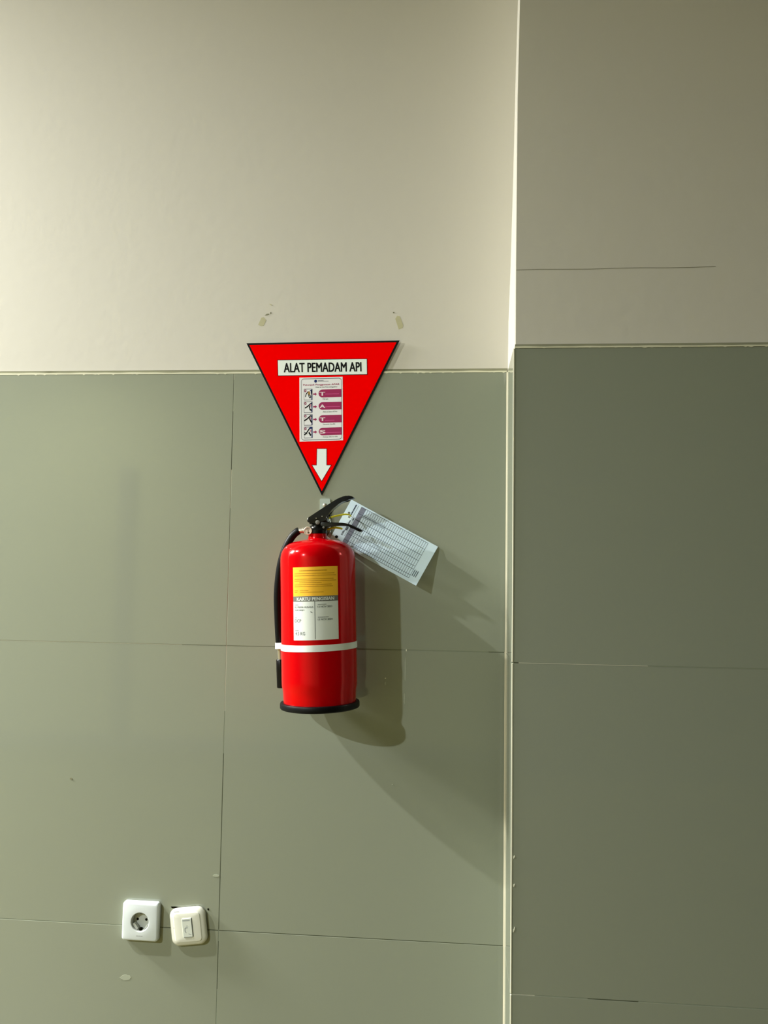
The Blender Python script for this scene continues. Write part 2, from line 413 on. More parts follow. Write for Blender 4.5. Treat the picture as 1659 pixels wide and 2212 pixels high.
# ================================================================== TAPE RESIDUE
o = from_bm('tape_residue', prism_bm([(-0.5500, H + 0.1100), (-0.5428, H + 0.1265), (-0.5375, H + 0.1275), (-0.5320, H + 0.1205), (-0.5372, H + 0.1085), (-0.5430, H + 0.1072)], 0.0028, 0.0034), 'tape')
tag(o, 'faint slanted tape mark on the cream wall above the sign\'s left corner', 'tape mark', 'old tape marks above the sign')
o = from_bm('tape_residue', prism_bm([(-0.2435, H + 0.1205), (-0.2395, H + 0.1272), (-0.2335, H + 0.1260), (-0.2255, H + 0.1060), (-0.2270, H + 0.1005), (-0.2355, H + 0.0965)], 0.0028, 0.0034), 'tape')
tag(o, 'faint slanted tape mark on the cream wall above the sign\'s right corner', 'tape mark', 'old tape marks above the sign')
blob('smudge', -0.5305, H + 0.1335, 0.0052, 0.0014, 'groove', wall, 0.003, seed=3, rot=0.3)
blob('smudge', -0.5222, H + 0.1368, 0.0012, 0.0024, 'smudge', wall, 0.003, seed=4, rot=-0.3)
blob('smudge', -0.5225, H + 0.1555, 0.0036, 0.0010, 'tape', wall, 0.003, seed=5, rot=-0.6)
blob('smudge', -0.2475, H + 0.1345, 0.0015, 0.0015, 'smudge', wall, 0.003, seed=6)
blob('speck', -0.9390, H - 0.8960, 0.0034, 0.0024, 'smudge', wall, 0.0, seed=7, rot=-0.3)
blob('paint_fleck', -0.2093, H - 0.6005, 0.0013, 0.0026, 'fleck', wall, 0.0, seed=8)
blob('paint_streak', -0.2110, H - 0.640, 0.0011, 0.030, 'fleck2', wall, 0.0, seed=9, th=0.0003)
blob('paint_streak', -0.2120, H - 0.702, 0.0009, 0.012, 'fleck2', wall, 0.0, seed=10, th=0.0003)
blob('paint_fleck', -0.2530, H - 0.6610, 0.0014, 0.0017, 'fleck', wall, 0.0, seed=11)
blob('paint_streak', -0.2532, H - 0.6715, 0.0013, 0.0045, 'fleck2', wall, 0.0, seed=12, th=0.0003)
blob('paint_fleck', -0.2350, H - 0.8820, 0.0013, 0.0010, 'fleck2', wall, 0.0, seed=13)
blob('painted_reflection', -0.8005, H - 1.3080, 0.0135, 0.0058, 'reflectm', wall, 0.0, n=26, seed=60, rot=0.08, th=0.0003)  # lamp reflection in the polished tile, put in as a pale patch
blob('painted_reflection', -0.6095, H - 1.0870, 0.0072, 0.0032, 'reflectm', wall, 0.0, n=22, seed=61, th=0.0003)  # smaller lamp reflection, also a coloured patch
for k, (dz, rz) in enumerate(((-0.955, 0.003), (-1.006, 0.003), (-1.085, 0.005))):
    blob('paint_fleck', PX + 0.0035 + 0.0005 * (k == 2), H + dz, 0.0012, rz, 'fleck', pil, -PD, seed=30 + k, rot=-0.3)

# ================================================================== TRIANGULAR SIGN
SA, SB, SD = Vector((-0.5741, H + 0.0676)), Vector((-0.2330, H + 0.0708)), Vector((-0.3978, H - 0.2706))
sign = thing('fire_extinguisher_sign', 'red downward-pointing triangular sign with black border, above the extinguisher', 'sign', (-0.4000, -0.001, H - 0.0400))
SO = Vector((-0.4000, -0.001, H - 0.0400))
def off(p): return Vector(p) - SO
ctr = (SA + SB + SD) / 3
def inset(d):
    P = [SA, SB, SD]; out = []
    for i in range(3):
        p, q, s = P[i - 1], P[i], P[(i + 1) % 3]
        a = (p - q).normalized(); b = (s - q).normalized()
        bis = (a + b).normalized(); sn = abs(a.x * bis.y - a.y * bis.x)
        out.append(q + bis * (d / sn))
    return out
def rel(pts): return [(p[0] - SO.x, p[1] - SO.z) for p in pts]
from_bm('border', prism_bm(rel([SA, SB, SD]), -0.0007, 0.0006), 'ink', sign)
from_bm('face', prism_bm(rel(inset(0.0042)), -0.0008, -0.0004), 'sign_red', sign)
# name plate
pl = [(-0.5022, 0.0285), (-0.3046, 0.0297), (-0.3035, -0.0037), (-0.5003, -0.0057)]
plw = [(x, H + z) for x, z in pl]
def grow(q, d):
    c = sum((Vector(p) for p in q), Vector((0, 0))) / len(q)
    return [(p[0] + d * (1 if p[0] > c.x else -1), p[1] + d * (1 if p[1] > c.y else -1)) for p in q]
po = from_bm('name_plate', prism_bm(rel(plw), -0.0011, -0.0007), 'plate', sign)
po['label'] = 'white name plate with black lettering'
from_bm('plate_outline', prism_bm(rel(grow(plw, 0.0012)), -0.0010, -0.0007), 'ink', po)
def quad_map(q, y0):
    q = [Vector((x - SO.x, z - SO.z)) for x, z in q]     # TL TR BR BL
    def f(u, v, l):
        p = (q[0].lerp(q[1], u)).lerp(q[3].lerp(q[2], u), v)
        return Vector((p.x, y0 - l, p.y))
    return f
pr = Print(quad_map(plw, -0.0011)); pr.text('ALAT PEMADAM API', 0.066, 0.938, 0.20, 0.80, bold=0.045); pr.build('lettering', 'ink', po)
# white arrow
ar = [(-0.4101, -0.1687), (-0.3896, -0.1686), (-0.3889, -0.2047), (-0.3792, -0.2047), (-0.3989, -0.2388), (-0.4200, -0.2049), (-0.4103, -0.2048)]
arw = [(x, H + z) for x, z in ar]
ao = from_bm('arrow', prism_bm(rel(arw), -0.0011, -0.0007), 'arrow', sign)
aout = [(-0.4112, -0.1676), (-0.3885, -0.1675), (-0.3878, -0.2036), (-0.3774, -0.2036), (-0.3989, -0.2408), (-0.4219, -0.2038), (-0.4114, -0.2037)]
from_bm('arrow_outline', prism_bm(rel([(x, H + z) for x, z in aout]), -0.0010, -0.0007), 'ink', ao)
# instruction sheet
sh = [(-0.4531, -0.0106), (-0.3570, -0.0090), (-0.3533, -0.1497), (-0.4494, -0.1530)]
shw = [(x, H + z) for x, z in sh]
so = from_bm('instruction_sheet', prism_bm(rel(shw), -0.0011, -0.0007), 'paper', sign)
so['label'] = 'white instruction sheet with four magenta steps'
F = quad_map(shw, -0.0011)
def P_(lift=0.00006):
    p = Print(F); p.lift = lift; return p
def rrect(u0, v0, u1, v1, ru, rv, n=5):
    pts = []
    for cx, cy, a0 in ((u1 - ru, v0 + rv, 0), (u0 + ru, v0 + rv, 90), (u0 + ru, v1 - rv, 180), (u1 - ru, v1 - rv, 270)):
        for k in range(n + 1):
            a = math.radians(a0 + 90 * k / n); pts.append((cx + ru * math.cos(a), cy - rv * math.sin(a)))
    return pts
ring = rrect(0.045, 0.022, 0.972, 0.978, 0.06, 0.042)
p = P_(); p.line(ring + ring[:1], 0.010); p.build('frame_line', 'greyink', so)
p = P_(); p.disc(0.377, 0.062, 0.034, 0.023); p.build('logo', 'navy', so)
p = P_(); p.greek(0.43, 0.56, 0.050, 0.009, 3); p.greek(0.43, 0.675, 0.066, 0.009, 4); p.build('logo_text', 'greyink', so)
p = P_(); p.text('Petunjuk Penggunaan APAR', 0.09, 0.925, 0.104, 0.136, bold=0.03); p.build('title', 'magenta', so)
p = P_(); p.text('How to Use Fire extinguisher', 0.38, 0.878, 0.147, 0.170, bold=0.025); p.build('subtitle', 'ink', so)
rows = [((0.184, 0.354), (0.195, 0.320), 'T', 'Pull pin', 0.665, 0.915, 0.268), ((0.382, 0.550), (0.394, 0.513), 'A', 'Aim at base of Fire', 0.870, 0.935, 0.468),
        ((0.580, 0.748), (0.598, 0.717), 'T', 'Squeeze handle', 0.820, 0.805, 0.680), ((0.776, 0.946), (0.793, 0.912), 'S', 'Sweep side to side', 0.875, 0.955, 0.873)]
for i, ((a, b), (c, d), ltr, cap, cu1, lend, lv) in enumerate(rows):
    bx = P_(); bx.line([(0.105, a), (0.297, a), (0.297, b), (0.105, b), (0.105, a)], 0.009)
    pic = bx.build('pictogram', 'greyink', so)
    hgt = b - a
    q = P_(0.00009)
    q.rect(0.276, a + 0.02, 0.297, b)
    if i == 0: q.poly([(0.297, a), (0.297, a + 0.62 * hgt), (0.268, a + 0.40 * hgt), (0.262, a + 0.20 * hgt), (0.235, a + 0.14 * hgt)][::-1])
    elif i == 3: q.poly([(0.297, a), (0.297, a + 0.14 * hgt), (0.225, a + 0.22 * hgt), (0.205, a + 0.18 * hgt), (0.24, a)][::-1])
    else: q.poly([(0.297, a), (0.297, a + 0.30 * hgt), (0.255, a + 0.16 * hgt)][::-1])
    q.build('sleeve', 'navy', pic)
    q = P_(0.00012)
    if i == 0:
        q.line([(0.135, a + 0.72 * hgt), (0.155, a + 0.45 * hgt), (0.205, a + 0.22 * hgt)], 0.016)
        q.line([(0.205, a + 0.45 * hgt), (0.225, a + 0.74 * hgt), (0.250, a + 0.82 * hgt), (0.265, a + 0.70 * hgt), (0.235, a + 0.52 * hgt)], 0.016)
    elif i == 1:
        q.line([(0.125, a + 0.58 * hgt), (0.185, a + 0.44 * hgt), (0.262, a + 0.16 * hgt)], 0.020)
        q.line([(0.232, a + 0.38 * hgt), (0.236, a + 0.62 * hgt), (0.256, a + 0.80 * hgt), (0.276, a + 0.76 * hgt)], 0.026)
    elif i == 2:
        q.line([(0.110, a + 0.58 * hgt), (0.185, a + 0.38 * hgt), (0.262, a + 0.10 * hgt)], 0.022)
        q.line([(0.225, a + 0.32 * hgt), (0.250, a + 0.55 * hgt), (0.285, a + 0.78 * hgt)], 0.026)
    else:
        q.line([(0.110, a + 0.70 * hgt), (0.150, a + 0.60 * hgt), (0.225, a + 0.16 * hgt)], 0.022)
        q.line([(0.115, a + 0.48 * hgt), (0.180, a + 0.64 * hgt)], 0.012)
        q.line([(0.215, a + 0.48 * hgt), (0.240, a + 0.66 * hgt), (0.262, a + 0.78 * hgt)], 0.030)
    q.build('drawn_extinguisher', 'ink', pic)
    q = P_(0.00015)
    if i == 0: q.poly([(0.205, a + 0.22 * hgt), (0.195, a + 0.40 * hgt), (0.225, a + 0.55 * hgt), (0.252, a + 0.46 * hgt), (0.240, a + 0.20 * hgt)])
    else: q.poly([(0.240, a + 0.26 * hgt), (0.236, a + 0.38 * hgt), (0.256, a + 0.48 * hgt), (0.272, a + 0.42 * hgt), (0.268, a + 0.22 * hgt)])
    q.build('hand', 'skin' if i == 0 else 'skin2', pic)
    q = P_(0.00012); n = 14
    for k in range(n):
        a0, a1 = 2 * math.pi * k / n, 2 * math.pi * (k + 1) / n
        q.seg((0.137 + 0.020 * math.cos(a0), a + 0.026 + 0.0145 * math.sin(a0)), (0.137 + 0.020 * math.cos(a1), a + 0.026 + 0.0145 * math.sin(a1)), 0.013)
    q.build('number_ring', 'magenta', pic)
    m_ = (a + b) / 2 - 0.004
    q = P_(); q.poly([(0.316, m_ - 0.011), (0.316, m_ + 0.011), (0.362, m_ + 0.011), (0.362, m_ + 0.026), (0.404, m_), (0.362, m_ - 0.026), (0.362, m_ - 0.011)]); q.build('step_arrow', 'magenta', so)
    q = P_(); ru = 0.088; rv = (d - c) / 2
    q.poly([(0.971, c), ] + [(0.443 + ru + ru * math.cos(math.radians(90 + 15 * k)), (c + d) / 2 - rv * math.sin(math.radians(90 + 15 * k))) for k in range(13)] + [(0.971, d)])
    bn = q.build('step_banner', 'magenta', so)
    q = P_(0.00012); q.text(ltr, 0.472, 0.588, c + 0.32 * (d - c), d - 0.24 * (d - c), bold=0.05); q.build('letter', 'pinkw', bn)
    q = P_(0.00012); q.rect(0.590, lv - 0.004, lend, lv + 0.004); q.build('rule', 'magline', bn)
    q = P_(); yv = b - 0.006; q.text(cap, 0.538, cu1, yv - 0.013 if i else yv - 0.013, yv + 0.011, bold=0.012); q.build('caption', 'lgrey', so)

# ================================================================== WALL BRACKET
br = thing('wall_bracket', 'small galvanised steel bracket screwed to the tile behind the extinguisher handle', 'bracket', (-0.3905, 0.0, H - 0.3300))
BO = Vector((-0.3905, 0.0, H - 0.3300))
def brel(pts): return [(x - BO.x, H + z - BO.z) for x, z in pts]
from_bm('plate', prism_bm(brel([(-0.4015, -0.2795), (-0.4000, -0.2778), (-0.3806, -0.2778), (-0.3790, -0.2795), (-0.3760, -0.3300), (-0.3752, -0.3680), (-0.4000, -0.3680)]), -0.0030, -0.0003), 'galv', br)
lathe('screw', [(0, 0.0045), (0.0012, 0.0045), (0.0026, 0.0036), (0.0032, 0.0016)], 'steel', br, 20, loc=(-0.3905 - BO.x, -0.003, H - 0.2920 - BO.z), basis=TO_CAM)
lathe('screw_hole', [(0, 0.0030), (0.0004, 0.0030)], 'hole', br, 16, loc=(-0.3885 - BO.x, -0.003, H - 0.3080 - BO.z), basis=TO_CAM)
from_bm('hook_arm', box_bm(0.0045, 0.0070, -0.072, -0.002, -0.0290, -0.0160, 0.0006), 'galv', br)
from_bm('hook_arm', box_bm(-0.0200, -0.0175, -0.072, -0.002, -0.0290, -0.0160, 0.0006), 'galv', br)
from_bm('gusset', prism_bm(brel([(-0.3818, -0.3470), (-0.3680, -0.3470), (-0.3752, -0.3595), (-0.3790, -0.3610)]), -0.052, -0.049), 'shadowmetal', br)  # part of the hook; its shade is put into the brown colour

# ================================================================== FIRE EXTINGUISHER
EX = thing('fire_extinguisher', 'red dry powder fire extinguisher with black hose hanging on the tiled wall', 'fire extinguisher', (-0.3790, -0.090, H - 0.7125))
EX.rotation_euler = (0, -0.0349, 0)
E0 = Vector((-0.3790, -0.090, H - 0.7125)); ER = Matrix.Rotation(-0.0349, 3, 'Y').inverted()
def loc(x, y, dz): return ER @ (Vector((x, y, H + dz)) - E0)
def locv(p): return ER @ (Vector(p) - E0)
body = lathe('cylinder', [(0.006, 0.0735), (0.020, 0.0742), (0.031, 0.0746), (0.038, 0.0752), (0.047, 0.0770), (0.060, 0.0772), (0.180, 0.0772), (0.3000, 0.0772), (0.3080, 0.0766), (0.3150, 0.0751), (0.3215, 0.0725), (0.3270, 0.0687),
      (0.3315, 0.0640), (0.3350, 0.0585), (0.3380, 0.0510), (0.3403, 0.0420), (0.3420, 0.0320), (0.3432, 0.0235), (0.3450, 0.0200), (0.3500, 0.0190), (0.3570, 0.0188)], 'red', EX, 128, sharp=50)
lathe('base_ring', [(0.0, 0.0770), (0.0012, 0.0800), (0.0030, 0.0810), (0.0105, 0.0810), (0.0128, 0.0800), (0.0135, 0.0760), (0.0134, 0.0738)], 'rubber', EX, 96, sharp=50)
# label wrapped round the cylinder
RL = 0.0774; PH0 = math.radians(4.6); HW = 0.0472; LT, LB = 0.2865, 0.1428
def FL(u, v, l):
    ph = PH0 + (2 * u - 1) * HW / RL; rr = RL + l
    return Vector((rr * math.sin(ph), -rr * math.cos(ph), LT + (LB - LT) * v + 0.0012 * (u - 0.5)))
def L_(lift=0.0002):
    p = Print(FL); p.lift = lift; return p
p = L_(0.00008); p.rect(0, 0, 1, 1, 72); lab = p.build('filling_label', 'lwhite', EX); lab['label'] = 'amber and white filling record label'
p = L_(0.00014); p.rect(0, 0, 1, 0.400, 72); p.build('amber_panel', 'amber', lab)
p = L_(0.00014); p.rect(0, 0.400, 1, 0.474, 72); p.build('grey_band', 'band', lab)
p = L_(0.00022); p.text('KARTU PENGISIAN', 0.095, 0.905, 0.416, 0.460, bold=0.05); p.build('lettering', 'lwhite', lab)
p = L_(0.00020); p.rect(0.485, 0.474, 0.498, 0.985); p.build('divider', 'lgrey', lab)
p = L_(0.00022); p.greek(0.16, 0.75, 0.050, 0.012, 2)
for k, (u0, u1, v) in enumerate(((0.04, 0.92, 0.090), (0.04, 0.96, 0.118), (0.04, 0.90, 0.165), (0.04, 0.96, 0.190), (0.16, 0.64, 0.215), (0.04, 0.86, 0.243), (0.04, 0.88, 0.268), (0.04, 0.12, 0.322), (0.17, 0.36, 0.322), (0.04, 0.11, 0.346), (0.17, 0.68, 0.346))):
    p.greek(u0, u1, v, 0.0085, 20 + k)
p.build('small_print', 'amberink', lab)
p = L_(0.00022); p.text('RS PRIMA HUSADA', 0.04, 0.462, 0.537, 0.560, bold=0.022); p.text('SUKOREJO', 0.04, 0.268, 0.580, 0.602, bold=0.022)
p.text('13 NOV 2023', 0.552, 0.858, 0.535, 0.560, bold=0.025); p.text('13 NOV 2024', 0.552, 0.862, 0.708, 0.733, bold=0.025)
p.text('DCP', 0.04, 0.190, 0.712, 0.755, bold=0.014); p.text('4.5 KG', 0.045, 0.275, 0.886, 0.931, bold=0.014)
p.seg((0.40, 0.612), (0.44, 0.626), 0.012); p.build('entries', 'lgrey', lab)
for k, (u0, u1, v) in enumerate(((0.04, 0.13, 0.517), (0.04, 0.096, 0.692), (0.04, 0.125, 0.867), (0.552, 0.735, 0.517), (0.552, 0.78, 0.690))):
    p = L_(0.00022); p.greek(u0, u1, v, 0.011, 40 + k, 0.15); p.build('field_name', 'lsoft', lab)

# hose, its ferrule and the nozzle
hp = [loc(-0.4296, -0.094, -0.3523), loc(-0.4345, -0.094, -0.3548), loc(-0.4445, -0.093, -0.3650), loc(-0.4560, -0.091, -0.3850), loc(-0.4655, -0.088, -0.4120), loc(-0.4715, -0.084, -0.4450), loc(-0.4746, -0.080, -0.4850), loc(-0.4738, -0.074, -0.5300), loc(-0.4722, -0.068, -0.5700), loc(-0.4708, -0.062, -0.5960)]
hose = tube('hose', hp, 0.0078, 'rubber', EX, 18, 10)
fb = (loc(-0.4190, -0.096, -0.3518) - loc(-0.4310, -0.095, -0.3530)).normalized()
def along(d):
    z = Vector(d).normalized(); x = z.cross(Vector((0, 1, 0))).normalized(); y = z.cross(x)
    return Matrix((x, y, z)).transposed()
lathe('ferrule', [(-0.003, 0.0046), (0, 0.0052), (0.009, 0.0052), (0.010, 0.0060), (0.015, 0.0060)], 'steel', hose, 24, loc=loc(-0.4305, -0.095, -0.3524), basis=along(fb))
nz0, nz1, nz2 = loc(-0.4712, -0.060, -0.5930), loc(-0.4690, -0.058, -0.6220), loc(-0.4655, -0.056, -0.6790)
noz = lathe('nozzle', [(0, 0.0062), ((nz1 - nz0).length, 0.0058)], 'steel', EX, 20, loc=nz0, basis=along(nz1 - nz0))
nl = (nz2 - nz1).length
lathe('nozzle_tip', [(-0.002, 0.0085), (0.0, 0.0098), (nl * 0.3, 0.0102), (nl - 0.001, 0.0106), (nl, 0.0098)], 'black', noz, 24, loc=nz1, basis=along(nz2 - nz1))
# white strap: outline of cylinder plus hose
rs = 0.0780; hc = loc(-0.4712, -0.066, -0.5860); hx, hy = hc.x, hc.y
pts = [(rs * math.cos(a), rs * math.sin(a)) for a in [2 * math.pi * k / 96 for k in range(96)]] + [(hx + 0.0088 * math.cos(a), hy + 0.0088 * math.sin(a)) for a in [2 * math.pi * k / 24 for k in range(24)]]
def hull(ps):
    ps = sorted(set(ps)); lo, hi = [], []
    for q, it in ((lo, ps), (hi, ps[::-1])):
        for s in it:
            while len(q) > 1 and (q[-1][0] - q[-2][0]) * (s[1] - q[-2][1]) - (q[-1][1] - q[-2][1]) * (s[0] - q[-2][0]) <= 0: q.pop()
            q.append(s)
    return lo[:-1] + hi[:-1]
# the strap follows the cylinder and pinches in beside the hose
outl = []
ha = math.atan2(hy, hx)
for k in range(160):
    a = 2 * math.pi * k / 160; d = (a - ha + math.pi) % (2 * math.pi) - math.pi
    L = math.hypot(hx, hy); rr = rs
    s_ = L * math.sin(d)
    if math.cos(d) > 0 and abs(s_) < 0.0090: rr = max(rs, L * math.cos(d) + math.sqrt(max(0, 0.0090 ** 2 - s_ ** 2)))
    outl.append((rr * math.cos(a), rr * math.sin(a)))
vs, fs = [], []
SH = 0.0064
n = len(outl)
for (x, y) in outl:
    zc = 0.1262 + 0.018 * x - 0.03 * max(0, -x - 0.078); L = math.hypot(x, y); k = (L - 0.0014) / L
    vs += [(x, y, zc - SH), (x, y, zc + SH), (x * k, y * k, zc + SH), (x * k, y * k, zc - SH)]
for i in range(n):
    j = (i + 1) % n
    for k in range(4): fs.append((4 * i + k, 4 * j + k, 4 * j + (k + 1) % 4, 4 * i + (k + 1) % 4))
bm = bmesh.new(); me = bpy.data.meshes.new('tmp'); me.from_pydata(vs, [], fs); bm.from_mesh(me); bpy.data.meshes.remove(me)
st = from_bm('strap', bm, 'white', EX, True, 30); st['label'] = 'white plastic strap holding the hose'

# valve
def lpoly(name, poly, y0, y1, m, parent, bev=0.0015):
    return from_bm(name, prism_bm([(x, H + z) for x, z in poly], y0, y1, bev, 2, locv), m, parent, True, 40)
lathe('neck_collar', [(0.3545, 0.0188), (0.3555, 0.0200), (0.3620, 0.0200), (0.3640, 0.0175), (0.3680, 0.0150), (0.3720, 0.0150)], 'black', EX, 32, sharp=40)
lpoly('valve_body', [(-0.4037, -0.3320), (-0.3703, -0.3300), (-0.3690, -0.3438), (-0.3735, -0.3506), (-0.3750, -0.3560), (-0.4025, -0.3560), (-0.4035, -0.3441)], -0.1010, -0.0760, 'black', EX, 0.002)
lever = [(-0.4115, -0.3330), (-0.4120, -0.3271), (-0.4094, -0.3251), (-0.3846, -0.3083), (-0.3612, -0.2929), (-0.3506, -0.2862), (-0.3440, -0.2831), (-0.3379, -0.2808), (-0.3320, -0.2793), (-0.3262, -0.2787), (-0.3210, -0.2797), (-0.3173, -0.2813), (-0.3161, -0.2835), (-0.3192, -0.2853),
         (-0.3250, -0.2862), (-0.3309, -0.2878), (-0.3385, -0.2914), (-0.3455, -0.2957), (-0.3600, -0.3076), (-0.3682, -0.3150), (-0.3703, -0.3204), (-0.3708, -0.3321), (-0.3938, -0.3372), (-0.4061, -0.3383)]
lv = lpoly('carry_handle', lever, -0.1030, -0.0770, 'char', EX, 0.0022); lv['label'] = 'black carrying handle, upper of the two'
grip = [(-0.3841, -0.3332), (-0.3693, -0.3340), (-0.3545, -0.3346), (-0.3465, -0.3347), (-0.3388, -0.3349), (-0.3320, -0.3358), (-0.3251, -0.3372), (-0.3185, -0.3398), (-0.3123, -0.3429), (-0.3050, -0.3463), (-0.2987, -0.3493), (-0.2977, -0.3515), (-0.3000, -0.3530), (-0.3023, -0.3529), (-0.3065, -0.3517), (-0.3102, -0.3501), (-0.3150, -0.3467), (-0.3201, -0.3437), (-0.3250, -0.3422), (-0.3299, -0.3412), (-0.3446, -0.3408), (-0.3593, -0.3419), (-0.3720, -0.3438), (-0.3838, -0.3439)]
gp = lpoly('squeeze_lever', grip, -0.1020, -0.0790, 'black', EX, 0.0022); gp['label'] = 'black squeeze lever, lower of the two'
ERM = ER @ TO_CAM
for (x, z, rr, par, m, nm) in ((-0.3803, -0.3224, 0.0013, lv, 'steel', 'rivet'), (-0.3926, -0.3264, 0.0012, lv, 'steel', 'rivet'), (-0.4076, -0.3364, 0.0012, lv, 'steel', 'rivet'), (-0.3894, -0.3347, 0.0046, lv, 'softmark', 'pivot_pin')):
    lathe(nm, [(0, rr), (0.0012, rr), (0.0018, rr * 0.7)], m if nm == 'rivet' else 'band', par, 18, loc=loc(x, -0.1029, z), basis=ERM)
for (x, z, rr) in ((-0.3922, -0.3438, 0.0026), (-0.3769, -0.3450, 0.0024), (-0.4020, -0.3405, 0.0024)):
    lathe('bolt', [(0, rr), (0.0012, rr), (0.0018, rr * 0.6)], 'band', EX, 18, loc=loc(x, -0.1019, z), basis=ERM)
# pressure gauge
ga = lathe('pressure_gauge', [(0, 0.0070), (0.002, 0.0088), (0.0105, 0.0089), (0.0115, 0.0085), (0.0118, 0.0076), (0.0106, 0.0072)], 'brass', EX, 40, loc=loc(-0.4083, -0.0980, -0.3526), basis=ERM)
lathe('dial', [(0, 0.0074), (0.0004, 0.0074)], 'gface', ga, 32, loc=loc(-0.4083, -0.1084, -0.3526), basis=ERM)
g0 = loc(-0.4083, -0.1089, -0.3526)
p = Print(lambda u, v, l: g0 + Vector((u, -l, v))); p.lift = 0.0001
p.line([(-0.0002, 0.0040), (0.0006, 0.0), (0.0006, -0.0030)], 0.0011); p.line([(-0.0045, 0.0028), (-0.001, 0.0046), (0.0040, 0.0036)], 0.0010); p.disc(0.0012, -0.0042, 0.0021, 0.0016); p.build('dial_marks', 'needle', ga)
# thin black security loop at the handle
tube('seal_loop', [loc(-0.3672, -0.105, -0.3197), loc(-0.3708, -0.106, -0.3252), loc(-0.3712, -0.1055, -0.3320), loc(-0.3660, -0.102, -0.3340), loc(-0.3630, -0.100, -0.3268), loc(-0.3637, -0.102, -0.3200), loc(-0.3668, -0.105, -0.3196)], 0.0007, 'black', EX, 8, 6)

EX.location.y = -0.085        # the back of the cylinder hangs close to the tiles

# ================================================================== INSPECTION CARD
cA, cB, cC, cD = Vector((-0.3742, -0.030, -0.3660)), Vector((-0.3325, -0.0045, -0.2793)), Vector((-0.1442, -0.0045, -0.3791)), Vector((-0.1883, -0.039, -0.4623))
for c_ in (cA, cB, cC, cD): c_.z += H
CO = (cA + cC) / 2
card = thing('inspection_card', 'slanted white inspection record card with a printed grid, tied to the extinguisher', 'card', CO)
cn = (cB - cA).cross(cD - cA).normalized()
if cn.y > 0: cn = -cn
def FC(u, v, l):
    """u 0..100 across, v 0..210 down the card"""
    a, b = u / 100, v / 210
    p = cA.lerp(cB, a).lerp(cD.lerp(cC, a), b)
    return p - CO + cn * (l + 0.0014 * math.sin(math.pi * b) * (1 - a * 0.3))
nu, nv = 6, 20
vs, fs = [], []
for lay in (0.0, -0.0006):
    for j in range(nv + 1):
        for i in range(nu + 1): vs.append(FC(100 * i / nu, 210 * j / nv, lay))
S = (nu + 1) * (nv + 1); ix = lambda i, j, k=0: k * S + j * (nu + 1) + i
for j in range(nv):
    for i in range(nu):
        fs.append((ix(i, j), ix(i, j + 1), ix(i + 1, j + 1), ix(i + 1, j))); fs.append((ix(i, j, 1), ix(i + 1, j, 1), ix(i + 1, j + 1, 1), ix(i, j + 1, 1)))
for j in range(nv): fs += [(ix(0, j), ix(0, j, 1), ix(0, j + 1, 1), ix(0, j + 1)), (ix(nu, j), ix(nu, j + 1), ix(nu, j + 1, 1), ix(nu, j, 1))]
for i in range(nu): fs += [(ix(i, 0), ix(i + 1, 0), ix(i + 1, 0, 1), ix(i, 0, 1)), (ix(i, nv), ix(i, nv, 1), ix(i + 1, nv, 1), ix(i + 1, nv))]
mesh('card_sheet', vs, fs, 'card', card, True).data.set_sharp_from_angle(angle=math.radians(40))
def K_(lift=0.00008):
    p = Print(FC); p.lift = lift; return p
def vline(p, u, v0, v1, t, n=14):
    for k in range(n): p.poly([(u - t / 2, v0 + (v1 - v0) * k / n), (u - t / 2, v0 + (v1 - v0) * (k + 1) / n), (u + t / 2, v0 + (v1 - v0) * (k + 1) / n), (u + t / 2, v0 + (v1 - v0) * k / n)])
p = K_()
NR = 30; G0, G1 = 38.0, 188.5
for k in range(NR + 1):
    v = G0 + (G1 - G0) * k / NR; p.rect(7.5, v - 0.36, 96, v + 0.36, 4)
for u in (7.5, 14.5, 29, 36.5, 51, 65, 80, 96): vline(p, u, 27, G1, 0.85)
p.build('table_grid', 'cardline', card)
p = K_(0.00006); p.rect(8, 27.0, 96, 38.0, 6); hd = p.build('table_header', 'cardhead', card)
for k, (u0, u1, v, h_) in enumerate(((66, 95, 15.3, 2.4), (34, 50, 22.5, 2.4), (60, 66, 24.2, 2.2), (15, 30, 192.1, 1.6), (15, 30, 196.1, 1.6), (15, 30, 199.9, 1.6))):
    p = K_(0.00012); p.greek(u0, u1, v, h_, 3 + k, 0.15); p.build('heading_text' if k < 3 else 'footer_text', 'cardink', card)
p = K_(0.00008); p.rect(32, 20.4, 95, 20.9, 4); p.rect(20, 24.6, 60, 25.0, 4); p.greek(20, 31, 17.5, 1.6, 8); p.greek(20, 58, 19.5, 1.3, 9); p.build('heading_rules', 'cardline', card)
p = K_(0.00012); rg = random.Random(5)
for k in range(11):
    v = G0 + (k + 0.5) * (G1 - G0) / NR; u = 74 + rg.uniform(0, 2)
    p.line([(u, v - 1), (u + 2, v + 1.2), (u + 4, v - 0.8), (u + 6, v + 1.0), (u + 8.5, v - 1)], 0.7)
for k in range(14):
    v = G0 + (k + 0.5) * (G1 - G0) / NR
    for (a, b) in ((9, 13), (16, 27), (31, 35), (39, 47)):
        if rg.random() < 0.62: p.line([(a + (b - a) * t / 4, v + rg.uniform(-1, 1)) for t in range(5)], 0.4)
p.build('handwriting', 'cardink', card)['kind'] = 'stuff'
p = K_(0.00012); p.disc(11, 10.8, 3.3); p.build('punched_hole', 'ink', card)
p = K_(0.00012); p.disc(71, 9.6, 2.6); p.build('punched_hole', 'band', card)
p = K_(0.00012); p.poly([(61, 12), (61, 16), (65, 16), (65, 12)]); p.build('printed_square', 'band', card)

